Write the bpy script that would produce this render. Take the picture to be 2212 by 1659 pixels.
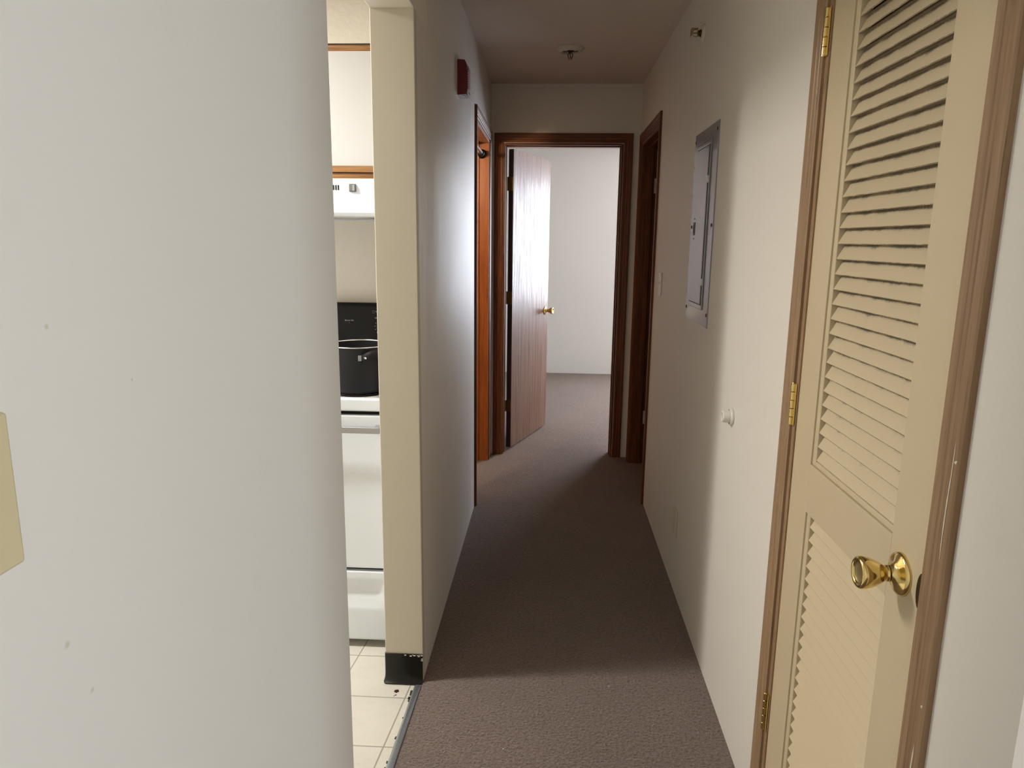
import bpy, bmesh, math, random
from mathutils import Vector, Matrix
random.seed(7)
S = bpy.context.scene
for o in list(bpy.data.objects): bpy.data.objects.remove(o, do_unlink=True)
COL = S.collection

# ------------------------------------------------------------------ camera
FPX = 1546.11; PITCH, YAW, ROLL = -0.196793, -0.0514714, 0.01193959; EYE = 1.44
fw = Vector((math.sin(YAW)*math.cos(PITCH), math.cos(YAW)*math.cos(PITCH), math.sin(PITCH)))
r0 = Vector((math.cos(YAW), -math.sin(YAW), 0)); u0 = r0.cross(fw)
rt = r0*math.cos(ROLL) + u0*math.sin(ROLL); up = -r0*math.sin(ROLL) + u0*math.cos(ROLL)
cd = bpy.data.cameras.new('camera'); cam = bpy.data.objects.new('camera', cd); COL.objects.link(cam)
cd.sensor_fit = 'HORIZONTAL'; cd.sensor_width = 36; cd.lens = FPX/2212*36; cd.clip_start = 0.02
M = Matrix((rt, up, -fw)).transposed().to_4x4(); M.translation = Vector((0, 0, EYE)); cam.matrix_world = M
S.camera = cam

# ------------------------------------------------------------------ world, light, exposure
w = bpy.data.worlds.new('world'); S.world = w; w.use_nodes = True
w.node_tree.nodes['Background'].inputs[0].default_value = (0.75, 0.85, 1, 1)
w.node_tree.nodes['Background'].inputs[1].default_value = 0.25
S.view_settings.view_transform = 'Standard'; S.view_settings.look = 'None'
S.view_settings.exposure = 0.0; S.view_settings.gamma = 1; S.view_settings.use_curve_mapping = False

def area(name, loc, target, sx, sy, watts, col):
    l = bpy.data.lights.new(name, 'AREA'); l.shape = 'RECTANGLE'; l.size = sx; l.size_y = sy
    l.energy = watts; l.color = col
    o = bpy.data.objects.new(name, l); COL.objects.link(o); o.location = loc
    o.rotation_euler = (Vector(target)-Vector(loc)).to_track_quat('-Z', 'Y').to_euler()
    return o
# daylight through the bedroom window, the living-room window, the lamp of the kitchen and of the side room
area('bedroom_window_daylight', (2.15, 8.02, 1.42), (2.15, 0, 1.42), 1.5, 1.5, 245, (0.83, 0.89, 1.0))
area('living_window_daylight', (4.12, -1.7, 1.35), (-4, -1.7, 1.35), 2.4, 1.6, 142, (0.94, 0.975, 1.0))
KL = bpy.data.lights.new('kitchen_lamp_light', 'AREA'); KL.shape = 'RECTANGLE'; KL.size = 1.1; KL.size_y = 0.12; KL.energy = 64; KL.color = (1.0, 0.975, 0.925)
klo = bpy.data.objects.new('kitchen_lamp_light', KL); COL.objects.link(klo); klo.location = (-1.8, 1.93, 2.335)
BL = bpy.data.lights.new('side_room_lamp_light', 'POINT'); BL.shadow_soft_size = 0.04; BL.energy = 32; BL.color = (1.0, 0.72, 0.45)
blo = bpy.data.objects.new('side_room_lamp_light', BL); COL.objects.link(blo); blo.location = (-.80, 3.26, 1.93)

# ------------------------------------------------------------------ helpers
def box(bm, x0, x1, y0, y1, z0, z1, mi=0):
    v = [bm.verts.new(p) for p in ((x0,y0,z0),(x1,y0,z0),(x1,y1,z0),(x0,y1,z0),(x0,y0,z1),(x1,y0,z1),(x1,y1,z1),(x0,y1,z1))]
    for f in ((0,3,2,1),(4,5,6,7),(0,1,5,4),(1,2,6,5),(2,3,7,6),(3,0,4,7)):
        bm.faces.new([v[i] for i in f]).material_index = mi
    return v
def obj(name, bm, mats, parent=None, bevel=0, seg=2, smooth=False):
    bmesh.ops.recalc_face_normals(bm, faces=bm.faces[:])
    me = bpy.data.meshes.new(name); bm.to_mesh(me); bm.free()
    for m in (mats if isinstance(mats, (list, tuple)) else [mats]): me.materials.append(m)
    o = bpy.data.objects.new(name, me); COL.objects.link(o)
    if parent: o.parent = parent; o.matrix_parent_inverse = parent.matrix_world.inverted() if parent.type != 'EMPTY' else Matrix.Translation(parent.location).inverted() @ Matrix.Identity(4) if parent.rotation_euler.z == 0 else (Matrix.Translation(parent.location) @ parent.rotation_euler.to_matrix().to_4x4()).inverted()
    if smooth:
        for p in me.polygons: p.use_smooth = True
    if bevel:
        b = o.modifiers.new('bevel', 'BEVEL'); b.width = bevel; b.segments = seg; b.limit_method = 'ANGLE'
        b.angle_limit = math.radians(40)
        for p in me.polygons: p.use_smooth = True
        o.modifiers.new('wn', 'WEIGHTED_NORMAL').keep_sharp = False
    return o
def boxo(name, dims, m, parent=None, bevel=0, seg=2):
    bm = bmesh.new(); box(bm, *dims); return obj(name, bm, m, parent, bevel, seg)
def thing(name, label, cat, loc, group=None):
    o = bpy.data.objects.new(name, None); COL.objects.link(o); o.location = loc; o.empty_display_size = .05
    o['label'] = label; o['category'] = cat
    if group: o['group'] = group
    return o
def tag(o, label, cat, group=None, kind=None):
    o['label'] = label; o['category'] = cat
    if group: o['group'] = group
    if kind: o['kind'] = kind
    return o
def struct(o, label, cat):
    return tag(o, label, cat, kind='structure')
def part(o, label): o['label'] = label; return o
def lathe(bm, prof, origin, axis, n=40, mi=0):
    """prof: list of (r, s) with s along axis from origin"""
    a = Vector(axis).normalized(); t = a.orthogonal().normalized(); b = a.cross(t); O = Vector(origin)
    rings = []
    for r, s in prof:
        if r < 1e-6: rings.append([bm.verts.new(O+a*s)]); continue
        rings.append([bm.verts.new(O+a*s+(t*math.cos(k*2*math.pi/n)+b*math.sin(k*2*math.pi/n))*r) for k in range(n)])
    for A, B in zip(rings, rings[1:]):
        for k in range(n):
            k2 = (k+1) % n
            if len(A) == 1 and len(B) == 1: continue
            if len(A) == 1: f = (A[0], B[k], B[k2])
            elif len(B) == 1: f = (A[k], A[k2], B[0])
            else: f = (A[k], A[k2], B[k2], B[k])
            bm.faces.new(f).material_index = mi
def tube(bm, pts, r, n=12, mi=0):
    P = [Vector(p) for p in pts]; prev = None
    t = (P[1]-P[0]).normalized(); nrm = t.orthogonal().normalized()
    for i, p in enumerate(P):
        d = (P[min(i+1, len(P)-1)]-P[max(i-1, 0)]).normalized()
        nrm = (nrm-d*nrm.dot(d)).normalized(); bn = d.cross(nrm)
        ring = [bm.verts.new(p+(nrm*math.cos(k*2*math.pi/n)+bn*math.sin(k*2*math.pi/n))*r) for k in range(n)]
        if prev:
            for k in range(n): bm.faces.new((prev[k], prev[(k+1) % n], ring[(k+1) % n], ring[k])).material_index = mi
        else: bm.faces.new(ring).material_index = mi
        prev = ring
    bm.faces.new(prev).material_index = mi
def prism(bm, poly, axis, a0, a1, mi=0):
    """poly in the two other axes (order x,y,z minus axis), extruded along axis from a0 to a1"""
    def P(p, a):
        q = list(p); q.insert(axis, a); return q
    A = [bm.verts.new(P(p, a0)) for p in poly]; B = [bm.verts.new(P(p, a1)) for p in poly]
    n = len(poly)
    for k in range(n): bm.faces.new((A[k], A[(k+1) % n], B[(k+1) % n], B[k])).material_index = mi
    bm.faces.new(A).material_index = mi; bm.faces.new(B[::-1]).material_index = mi
def sweep_casing(bm, ua, ub, H, prof, mp, mi_leg=0, mi_head=1):
    """mitred door casing: prof = [(w, t)], w away from the opening, t out of the wall; mp(u, z, t) -> xyz"""
    rows = []
    for wd, t in prof:
        rows.append([bm.verts.new(mp(u, z, t)) for u, z in ((ua-wd, 0), (ua-wd, H+wd), (ub+wd, H+wd), (ub+wd, 0))])
    n = len(rows)
    for i in range(n):
        A, B = rows[i], rows[(i+1) % n]
        for k in range(3): bm.faces.new((A[k], A[k+1], B[k+1], B[k])).material_index = (mi_leg, mi_head, mi_leg)[k]
    bm.faces.new([r[0] for r in rows]).material_index = mi_leg; bm.faces.new([r[3] for r in rows]).material_index = mi_leg
def text_obj(name, body, size, loc, rot, m, parent):
    c = bpy.data.curves.new(name, 'FONT'); c.body = body; c.size = size; c.align_x = 'CENTER'; c.align_y = 'CENTER'; c.extrude = .0002
    t = bpy.data.objects.new('tmp', c); COL.objects.link(t)
    me = bpy.data.meshes.new_from_object(t.evaluated_get(bpy.context.evaluated_depsgraph_get())); bpy.data.objects.remove(t)
    me.materials.clear(); me.materials.append(m)
    me.transform(Matrix.Translation(loc) @ rot.to_4x4())
    o = bpy.data.objects.new(name, me); COL.objects.link(o); o.parent = parent
    o.matrix_parent_inverse = Matrix.Translation(parent.location).inverted()
    return o

# ------------------------------------------------------------------ materials
class NT:
    def __init__(s, name):
        s.m = bpy.data.materials.new(name); s.m.use_nodes = True; s.t = s.m.node_tree
        s.b = s.t.nodes['Principled BSDF']
    def n(s, typ, **kw):
        nd = s.t.nodes.new(typ)
        for k, v in kw.items():
            if k == 'ins':
                for a, b in v.items(): nd.inputs[a].default_value = b
            else: setattr(nd, k, v)
        return nd
    def l(s, a, b): s.t.links.new(a, b)
    def obj(s, scale=(1, 1, 1)):
        tc = s.n('ShaderNodeTexCoord'); mp = s.n('ShaderNodeMapping'); mp.inputs['Scale'].default_value = scale
        s.l(tc.outputs['Object'], mp.inputs[0]); return mp.outputs[0]
    def noise(s, scale, detail=4, vec=None, rough=.55):
        nd = s.n('ShaderNodeTexNoise'); nd.inputs['Scale'].default_value = scale; nd.inputs['Detail'].default_value = detail; nd.inputs['Roughness'].default_value = rough
        s.l(vec if vec is not None else s.obj(), nd.inputs['Vector']); return nd.outputs[0]
    def ramp(s, fac, stops):
        r = s.n('ShaderNodeValToRGB'); e = r.color_ramp.elements
        e[0].position, e[0].color = stops[0][0], (*stops[0][1], 1); e[1].position, e[1].color = stops[-1][0], (*stops[-1][1], 1)
        for p, c in stops[1:-1]: x = e.new(p); x.color = (*c, 1)
        s.l(fac, r.inputs[0]); return r.outputs[0]
    def mrange(s, fac, a, b, c, d):
        r = s.n('ShaderNodeMapRange'); s.l(fac, r.inputs[0])
        for i, v in enumerate((a, b, c, d)): r.inputs[i+1].default_value = v
        return r.outputs[0]
    def mix(s, fac, a, b):
        mx = s.n('ShaderNodeMix'); mx.data_type = 'RGBA'
        if isinstance(fac, (int, float)): mx.inputs[0].default_value = fac
        else: s.l(fac, mx.inputs[0])
        for sock, v in ((6, a), (7, b)):
            if isinstance(v, tuple): mx.inputs[sock].default_value = (*v, 1)
            else: s.l(v, mx.inputs[sock])
        return mx.outputs[2]
    def math(s, op, a, b=None):
        nd = s.n('ShaderNodeMath', operation=op)
        for i, v in enumerate((a, b)):
            if v is None: continue
            if isinstance(v, (int, float)): nd.inputs[i].default_value = v
            else: s.l(v, nd.inputs[i])
        return nd.outputs[0]
    def bump(s, h, strength, dist):
        b = s.n('ShaderNodeBump'); b.inputs['Strength'].default_value = strength; b.inputs['Distance'].default_value = dist
        s.l(h, b.inputs['Height'])
        s.l(b.outputs[0], s.b.inputs['Normal'])
    def base(s, v):
        if isinstance(v, tuple): s.b.inputs['Base Color'].default_value = (*v, 1)
        else: s.l(v, s.b.inputs['Base Color'])
    def set(s, **kw):
        for k, v in kw.items():
            k = {'rough': 'Roughness', 'metal': 'Metallic', 'coat': 'Coat Weight', 'coatr': 'Coat Roughness', 'ior': 'IOR', 'spec': 'Specular IOR Level'}[k]
            if isinstance(v, (int, float)): s.b.inputs[k].default_value = v
            else: s.l(v, s.b.inputs[k])
def plain(name, col, rough=.5, metal=0, bump=None, var=.05, spec=.5):
    t = NT(name); n = t.noise(30, 3)
    t.base(t.mix(n, tuple(c*(1-var) for c in col), tuple(min(1, c*(1+var)) for c in col))); t.set(rough=rough, metal=metal, spec=spec)
    if bump: t.bump(t.noise(bump[0], 3), bump[1], bump[2])
    return t.m
def paint(name, col, rough=.5, streak=0, spots=()):
    t = NT(name)
    big = t.noise(1.3, 4); fine = t.noise(240, 2); mid = t.noise(28, 3)
    c = t.mix(big, tuple(v*.96 for v in col), tuple(min(1, v*1.03) for v in col))
    smudge = t.mrange(t.noise(5, 6, rough=.7), .62, .78, 0, .22)
    c = t.mix(smudge, c, tuple(v*.8 for v in col))
    if spots:
        tc = t.n('ShaderNodeTexCoord')
        for p, r in spots:
            d = t.n('ShaderNodeVectorMath', operation='DISTANCE'); t.l(tc.outputs['Object'], d.inputs[0]); d.inputs[1].default_value = p
            c = t.mix(t.mrange(d.outputs['Value'], r*.4, r, .5, 0), c, (.45, .40, .30))
    t.base(c); t.set(spec=.5)
    h = t.math('ADD', t.math('MULTIPLY', fine, .35), mid)
    if streak:
        sv = t.noise(9, 4, t.obj((1, 3, .35))); h = t.math('ADD', h, t.math('MULTIPLY', sv, streak))
        t.set(rough=t.mrange(sv, .35, .65, rough-.04, rough+.05))
    else: t.set(rough=rough)
    t.bump(h, .2 if streak else .38, .0009)
    return t.m
def wood(name, dark, light, axis, rough=.4, scale=1.0, chips=0, coat=.3):
    """grain runs along axis"""
    t = NT(name); sc = [38*scale]*3; sc[axis] = 1.6*scale
    v = t.obj(tuple(sc)); g = t.noise(2.2, 6, v, .62)
    sc2 = [150*scale]*3; sc2[axis] = 5*scale
    g2 = t.noise(2, 3, t.obj(tuple(sc2)))
    c = t.ramp(g, [(.3, dark), (.5, tuple((a+b)/2 for a, b in zip(dark, light))), (.7, light)])
    c = t.mix(t.mrange(g2, .58, .7, 0, .6), c, tuple(d*.55 for d in dark))
    if chips:
        sc3 = [24]*3; sc3[axis] = 4
        ch = t.mrange(t.noise(1.3, 6, t.obj(tuple(sc3)), .65), chips, chips+.012, 0, 1)
        c = t.mix(ch, c, (.62, .58, .46))
    t.base(c); t.set(rough=rough, coat=coat, coatr=.22, spec=.28)
    t.bump(t.math('ADD', g, g2), .2, .0006)
    return t.m
WALL = paint('wall_paint', (.755, .712, .64), .5)
WALLF = paint('wall_paint_satin', (.73, .73, .70), .42, 0,
              [((-.394, .520, 1.107), .0042), ((-.394, .544, 1.049), .0032), ((-.394, .539, 1.37), .0030), ((-.394, .646, 1.307), .0020)])
WALLG = paint('wall_paint_gloss', (.72, .68, .635), .40, .9)
BEDP = paint('bedroom_paint', (.715, .705, .675), .5)
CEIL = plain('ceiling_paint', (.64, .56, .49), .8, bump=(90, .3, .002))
def mk_carpet():
    t = NT('carpet_pile')
    v = t.n('ShaderNodeTexVoronoi'); v.inputs['Scale'].default_value = 120; t.l(t.obj(), v.inputs['Vector'])
    n1 = t.noise(105, 5, rough=.72); n2 = t.noise(3.2, 4); n3 = t.noise(330, 3)
    c = t.ramp(n1, [(.30, (.035, .018, .012)), (.46, (.180, .110, .079)), (.62, (.275, .177, .132)), (.78, (.38, .27, .215))])
    c = t.mix(t.mrange(n2, .35, .7, 0, .35), c, (.125, .076, .054))
    t.base(c); t.set(rough=.95, spec=.15)
    t.b.inputs['Sheen Weight'].default_value = .4; t.b.inputs['Sheen Roughness'].default_value = .6
    h = t.math('ADD', t.math('MULTIPLY', v.outputs[0], .6), t.math('ADD', n1, t.math('MULTIPLY', n3, .5)))
    t.bump(h, 1, .012); return t.m
CARPET = mk_carpet()
def mk_tile():
    t = NT('cream_floor_tile'); tc = t.n('ShaderNodeTexCoord'); sp = t.n('ShaderNodeSeparateXYZ'); t.l(tc.outputs['Object'], sp.inputs[0])
    P = .228; masks = []
    for ax, off in ((0, -.437), (1, 2.038)):
        src = t.math('SUBTRACT', sp.outputs[0], t.math('MULTIPLY', t.math('SUBTRACT', sp.outputs[1], 2.04), .075)) if ax == 0 else sp.outputs[1]
        a = t.math('ADD', src, -off + P*40 + P/2); a = t.math('MODULO', a, P); a = t.math('ABSOLUTE', t.math('SUBTRACT', a, P/2))
        masks.append(t.mrange(a, .0015, .0028, 1, 0))
    g = t.math('MAXIMUM', masks[0], masks[1])
    n = t.noise(7, 5, rough=.6); n2 = t.noise(60, 3)
    c = t.mix(n, (.56, .53, .45), (.70, .67, .59)); c = t.mix(t.mrange(n2, .6, .75, 0, .25), c, (.45, .40, .32))
    c = t.mix(g, c, (.33, .30, .25)); t.base(c); t.set(rough=.38)
    t.bump(t.math('SUBTRACT', 1, g), .5, .001); return t.m
TILE = mk_tile()
OAKZ = wood('stained_trim_vertical', (.085, .022, .007), (.20, .062, .018), 2, .42, coat=.08)
OAKY = wood('stained_trim_along_hall', (.085, .022, .007), (.20, .062, .018), 1, .42, coat=.08)
OAKX = wood('stained_trim_across_hall', (.085, .022, .007), (.22, .068, .018), 0, .42, coat=.08)
JAMB = wood('orange_stained_jamb', (.24, .062, .010), (.44, .13, .022), 2, .42)
JAMBX = wood('orange_stained_head', (.24, .062, .010), (.44, .13, .022), 0, .42)
TRIMZ = wood('faded_trim_vertical', (.25, .150, .080), (.36, .235, .135), 2, .5, chips=.685, coat=.12)
TRIMY = wood('faded_trim_head', (.25, .150, .080), (.36, .235, .135), 1, .5, coat=.12)
CABW = wood('cabinet_oak', (.20, .09, .028), (.42, .22, .085), 0, .4)
def mk_veneer():
    t = NT('door_veneer'); g = t.noise(2.0, 7, t.obj((22, 22, .9)), .65); g2 = t.noise(2, 3, t.obj((170, 170, 14)), .6)
    rg = t.noise(1.2, 5, t.obj((60, 60, 3)), .7)
    c = t.ramp(g, [(.3, (.12, .058, .036)), (.5, (.20, .112, .078)), (.7, (.29, .175, .125))])
    c = t.mix(t.mrange(g2, .55, .72, 0, .55), c, (.12, .06, .04)); t.base(c)
    t.set(rough=t.mrange(rg, .35, .7, .3, .55), coat=t.mrange(g2, .38, .58, .08, .0), coatr=.15, spec=.12)
    t.bump(t.math('ADD', g2, t.math('MULTIPLY', g, .6)), .35, .0006); return t.m
VENEER = mk_veneer()
DOORDARK = plain('door_edge_dark', (.035, .02, .015), .5)
CLZ = .0292
def mk_louver():
    t = NT('tan_door_paint_dusty'); tc = t.n('ShaderNodeTexCoord'); sp = t.n('ShaderNodeSeparateXYZ'); t.l(tc.outputs['Object'], sp.inputs[0])
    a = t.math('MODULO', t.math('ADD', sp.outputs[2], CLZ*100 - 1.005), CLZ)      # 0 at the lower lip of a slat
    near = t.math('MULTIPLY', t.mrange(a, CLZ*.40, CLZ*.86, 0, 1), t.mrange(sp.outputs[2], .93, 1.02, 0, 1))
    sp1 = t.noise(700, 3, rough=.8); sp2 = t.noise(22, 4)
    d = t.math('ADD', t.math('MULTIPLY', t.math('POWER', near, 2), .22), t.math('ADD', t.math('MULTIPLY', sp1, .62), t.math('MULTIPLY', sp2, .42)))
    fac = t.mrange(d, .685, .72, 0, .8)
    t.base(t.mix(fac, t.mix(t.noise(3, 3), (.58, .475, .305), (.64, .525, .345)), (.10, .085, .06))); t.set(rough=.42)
    return t.m
LOUV = mk_louver()
TAN = plain('tan_door_paint', (.59, .485, .315), .38, bump=(25, .12, .001), var=.03)
BRASS = plain('polished_brass', (.78, .60, .24), .13, 1, var=.04)
BRASSD = plain('aged_brass', (.34, .26, .12), .35, 1)
DARKB = plain('dark_bronze', (.10, .07, .03), .35, .8)
ENAMEL = plain('white_enamel', (.70, .745, .785), .22, var=.01)
BLACKG = plain('black_gloss_panel', (.010, .010, .011), .22, spec=.16)
BLACKP = plain('black_nonstick', (.014, .015, .016), .45, bump=(400, .3, .0004), spec=.2)
BLACKM = plain('black_plastic', (.008, .008, .008), .6, spec=.2)
RUBBER = plain('black_rubber', (.013, .013, .010), .36, bump=(6, .3, .004), spec=.3)
CHROME = plain('brushed_steel', (.33, .34, .35), .35, .6)
STEELRIM = plain('bright_steel', (.75, .75, .76), .2, 1)
def mk_pan():
    t = NT('stained_drip_pan'); n = t.noise(22, 5, rough=.7)
    t.base(t.mix(t.mrange(n, .5, .62, 0, 1), (.62, .61, .57), (.17, .055, .02))); t.set(rough=.3, metal=t.mrange(n, .5, .62, .7, .1)); return t.m
DRIP = mk_pan()
PANEL = NT('grey_enamel_steel')
PANEL.base(PANEL.mix(PANEL.noise(8, 4), (.21, .215, .235), (.26, .265, .29))); PANEL.set(rough=.27, coat=.5, coatr=.12); PANEL.bump(PANEL.noise(5, 2), .25, .006)
PANEL = PANEL.m
PLAST = plain('white_plastic', (.72, .69, .61), .35)
ALMOND = plain('almond_plastic', (.60, .53, .34), .38)
OFFW = plain('offwhite_painted_plate', (.66, .62, .50), .45)
RED = plain('red_plastic', (.13, .005, .007), .35)
REDL = plain('red_plastic_rib', (.34, .07, .075), .4)
LABGLINT = plain('label_and_glint_white', (.75, .74, .78), .5)
INK = plain('label_ink', (.12, .12, .22), .6)
PRINT = plain('printed_white', (.42, .42, .42), .6)
LEDR = plain('red_indicator', (.35, .04, .03), .4)
GREYSW = plain('grey_rocker', (.13, .14, .135), .4)
GREYSL = plain('grey_rocker_light', (.22, .23, .22), .4)
STRIP = plain('worn_aluminium', (.42, .45, .48), .38, .75, bump=(60, .3, .001), var=.15)
CABWH = plain('white_laminate', (.56, .56, .545), .33, var=.01)
HOODU = plain('hood_underside', (.40, .40, .37), .5)
FOOD = plain('dried_sauce', (.045, .012, .010), .4)
LINT = plain('white_lint', (.7, .68, .62), .9)
WFRAME = plain('white_window_vinyl', (.8, .8, .8), .4)
def mk_lamp():
    t = NT('lamp_glass'); t.base((.9, .88, .82)); t.b.inputs['Emission Color'].default_value = (1, .93, .8, 1); t.b.inputs['Emission Strength'].default_value = 2.2; return t.m
LAMPG = mk_lamp()

# ------------------------------------------------------------------ room shell
XL, XK, XR, XRO = -.394, -.519, .547, .662      # hall faces and their backs
YP, YE, YEB, CH = 2.132, 4.742, 4.857, 2.405
bm = bmesh.new()
box(bm, -.41, 4.1, -4.1, YP, -.08, 0); box(bm, XL-.02, 4.1, YP, 3.1, -.08, 0); box(bm, -2.4, 4.1, 3.1, 8.0, -.08, 0)
struct(obj('floor', bm, CARPET), 'brown cut-pile carpet running down the hallway into the bedroom', 'carpet')
struct(boxo('floor', (-3.1, -.412, .1, 3.1, -.09, -.004), TILE), 'cream square tile floor of the kitchen', 'tile floor')
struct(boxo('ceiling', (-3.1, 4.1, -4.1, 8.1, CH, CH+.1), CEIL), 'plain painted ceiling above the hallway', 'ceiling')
# left wall: foreground piece, header over the kitchen opening, partition with side doorway
DL0, DL1, DLH = 3.80, 4.598, 2.045
bm = bmesh.new(); box(bm, XK, XL, -4.1, 1.322, 0, CH)
o = obj('wall_left', bm, WALLF, bevel=.012, seg=4); struct(o, 'off-white wall filling the left foreground, ending at the kitchen opening', 'wall')
bm = bmesh.new(); box(bm, XK, XL, 1.322-.0, YP+.2, 2.071, CH)
struct(obj('wall_header', bm, WALL, bevel=.003), 'painted header above the kitchen opening', 'wall')
bm2 = bmesh.new()
box(bm2, XK, XL, YP, DL0, 0, 2.071); box(bm2, XK, XL, YP+.2, YEB, 2.071, CH); box(bm2, XK, XL, DL0, DL1, DLH, 2.071); box(bm2, XK, XL, DL1, YEB, 0, 2.071)
struct(obj('wall_left_hall', bm2, [WALLG]), 'glossy off-white hallway wall behind the pillar end', 'wall')
# painted end face of the partition (the pillar)
struct(boxo('wall_pillar', (XK-.0005, XL+.0005, YP-.004, YP+.03, 0, 2.073), paint('pillar_paint', (.56, .52, .42), .45), bevel=.003), 'cream painted end of the partition wall beside the kitchen', 'wall')
# right wall with closet and side doorway
C0, C1, CHH = .980, 1.578, 2.035
R0, R1, RH = 3.905, 4.628, 2.035
bm = bmesh.new()
box(bm, XR, XRO, .758, C0, 0, CH); box(bm, XR, XRO, C0, C1, CHH, CH); box(bm, XR, XRO, C1, R0, 0, CH)
box(bm, XR, XRO, R0, R1, RH, CH); box(bm, XR, XRO, R1, YEB, 0, CH)
struct(obj('wall_right', bm, WALL), 'off-white right hallway wall with breaker panel and closet', 'wall')
bm = bmesh.new(); box(bm, XRO, 4.1, .758, .87, 0, CH)
struct(obj('wall_near_right', bm, WALL), 'off-white wall face turned to the living room at the right edge', 'wall')
# end wall with bedroom door opening
E0, E1, EH = -.312, .440, 2.05
bm = bmesh.new()
box(bm, -2.4, E0, YE, YEB, 0, CH); box(bm, E0, E1, YE, YEB, EH, CH); box(bm, E1, 3.3, YE, YEB, 0, CH)
struct(obj('wall_end', bm, WALL), 'off-white wall at the end of the hallway around the bedroom door', 'wall')
# bedroom
WX0, WX1, WZ0, WZ1 = 1.42, 2.88, .70, 2.15
bm = bmesh.new()
box(bm, -2.4, WX0, 7.9, 8.0, 0, CH); box(bm, WX1, 3.3, 7.9, 8.0, 0, CH); box(bm, WX0, WX1, 7.9, 8.0, 0, WZ0); box(bm, WX0, WX1, 7.9, 8.0, WZ1, CH)
struct(obj('wall_back', bm, BEDP), 'pale far wall of the bedroom seen through the doorway', 'wall')
struct(boxo('wall_bedroom_left', (-1.3, -1.2, YEB, 7.9, 0, CH), BEDP), 'bedroom side wall left of the open door', 'wall')
struct(boxo('wall_bedroom_right', (3.1, 3.2, YEB, 7.9, 0, CH), BEDP), 'bedroom side wall near the window', 'wall')
bm = bmesh.new()
for a in (WX0, (WX0+WX1)/2-.02, WX1-.04): box(bm, a, a+.04, 7.92, 7.96, WZ0, WZ1)
for a in (WZ0, WZ1-.04): box(bm, WX0, WX1, 7.92, 7.96, a, a+.04)
struct(obj('window_1', bm, WFRAME), 'white two-light bedroom window frame', 'window')
# living room behind the camera
struct(boxo('wall_living', (XK, 4.1, -4.1, -4.0, 0, CH), WALL), 'living room wall behind the viewer', 'wall')
LY0, LY1 = -2.95, -.45
bm = bmesh.new(); box(bm, 4.0, 4.1, -4.0, LY0, 0, CH); box(bm, 4.0, 4.1, LY1, .758, 0, CH); box(bm, 4.0, 4.1, LY0, LY1, 0, .5); box(bm, 4.0, 4.1, LY0, LY1, 2.2, CH)
struct(obj('wall_living_right', bm, WALL), 'living room side wall with the window', 'wall')
bm = bmesh.new()
for a in (LY0, (LY0+LY1)/2-.02, LY1-.04): box(bm, 4.03, 4.07, a, a+.04, .5, 2.2)
for a in (.5, 2.16): box(bm, 4.03, 4.07, LY0, LY1, a, a+.04)
struct(obj('window_2', bm, WFRAME), 'white living room window frame', 'window')
# kitchen shell
KB = 2.98
bm = bmesh.new(); box(bm, -3.1, XK, KB, 3.1, 0, CH)
struct(obj('wall_kitchen_back', bm, WALL), 'cream kitchen wall behind the range', 'wall')
bm = bmesh.new(); box(bm, -3.1, -3.0, .1, KB, 0, CH); box(bm, -3.0, XK, .1, .2, 0, CH)
struct(obj('wall_kitchen_left', bm, WALL), 'kitchen side walls', 'wall')
struct(boxo('wall_soffit', (-3.0, XK, 2.675, KB, 2.118, CH), plain('soffit_paint', (.64, .60, .51), .7, bump=(70, .6, .003))), 'textured cream soffit above the wall cabinet', 'soffit')
# side rooms
bm = bmesh.new(); box(bm, -2.3, -2.2, 3.1, YE, 0, CH); box(bm, -2.2, XK, 3.1, 3.2, 0, CH)
struct(obj('wall_side_room', bm, WALL), 'walls of the side room behind the left doorway', 'wall')
bm = bmesh.new(); box(bm, 1.9, 2.0, 3.2, YE, 0, CH); box(bm, XRO, 1.9, 3.1, 3.2, 0, CH)
struct(obj('wall_room_right', bm, WALL), 'walls of the dark room behind the right doorway', 'wall')
bm = bmesh.new(); box(bm, 1.25, 1.3, .87, 1.9, 0, CH); box(bm, XRO, 1.3, 1.85, 1.9, 0, CH)
struct(obj('wall_closet', bm, WALL), 'inside walls of the closet', 'wall')

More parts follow.
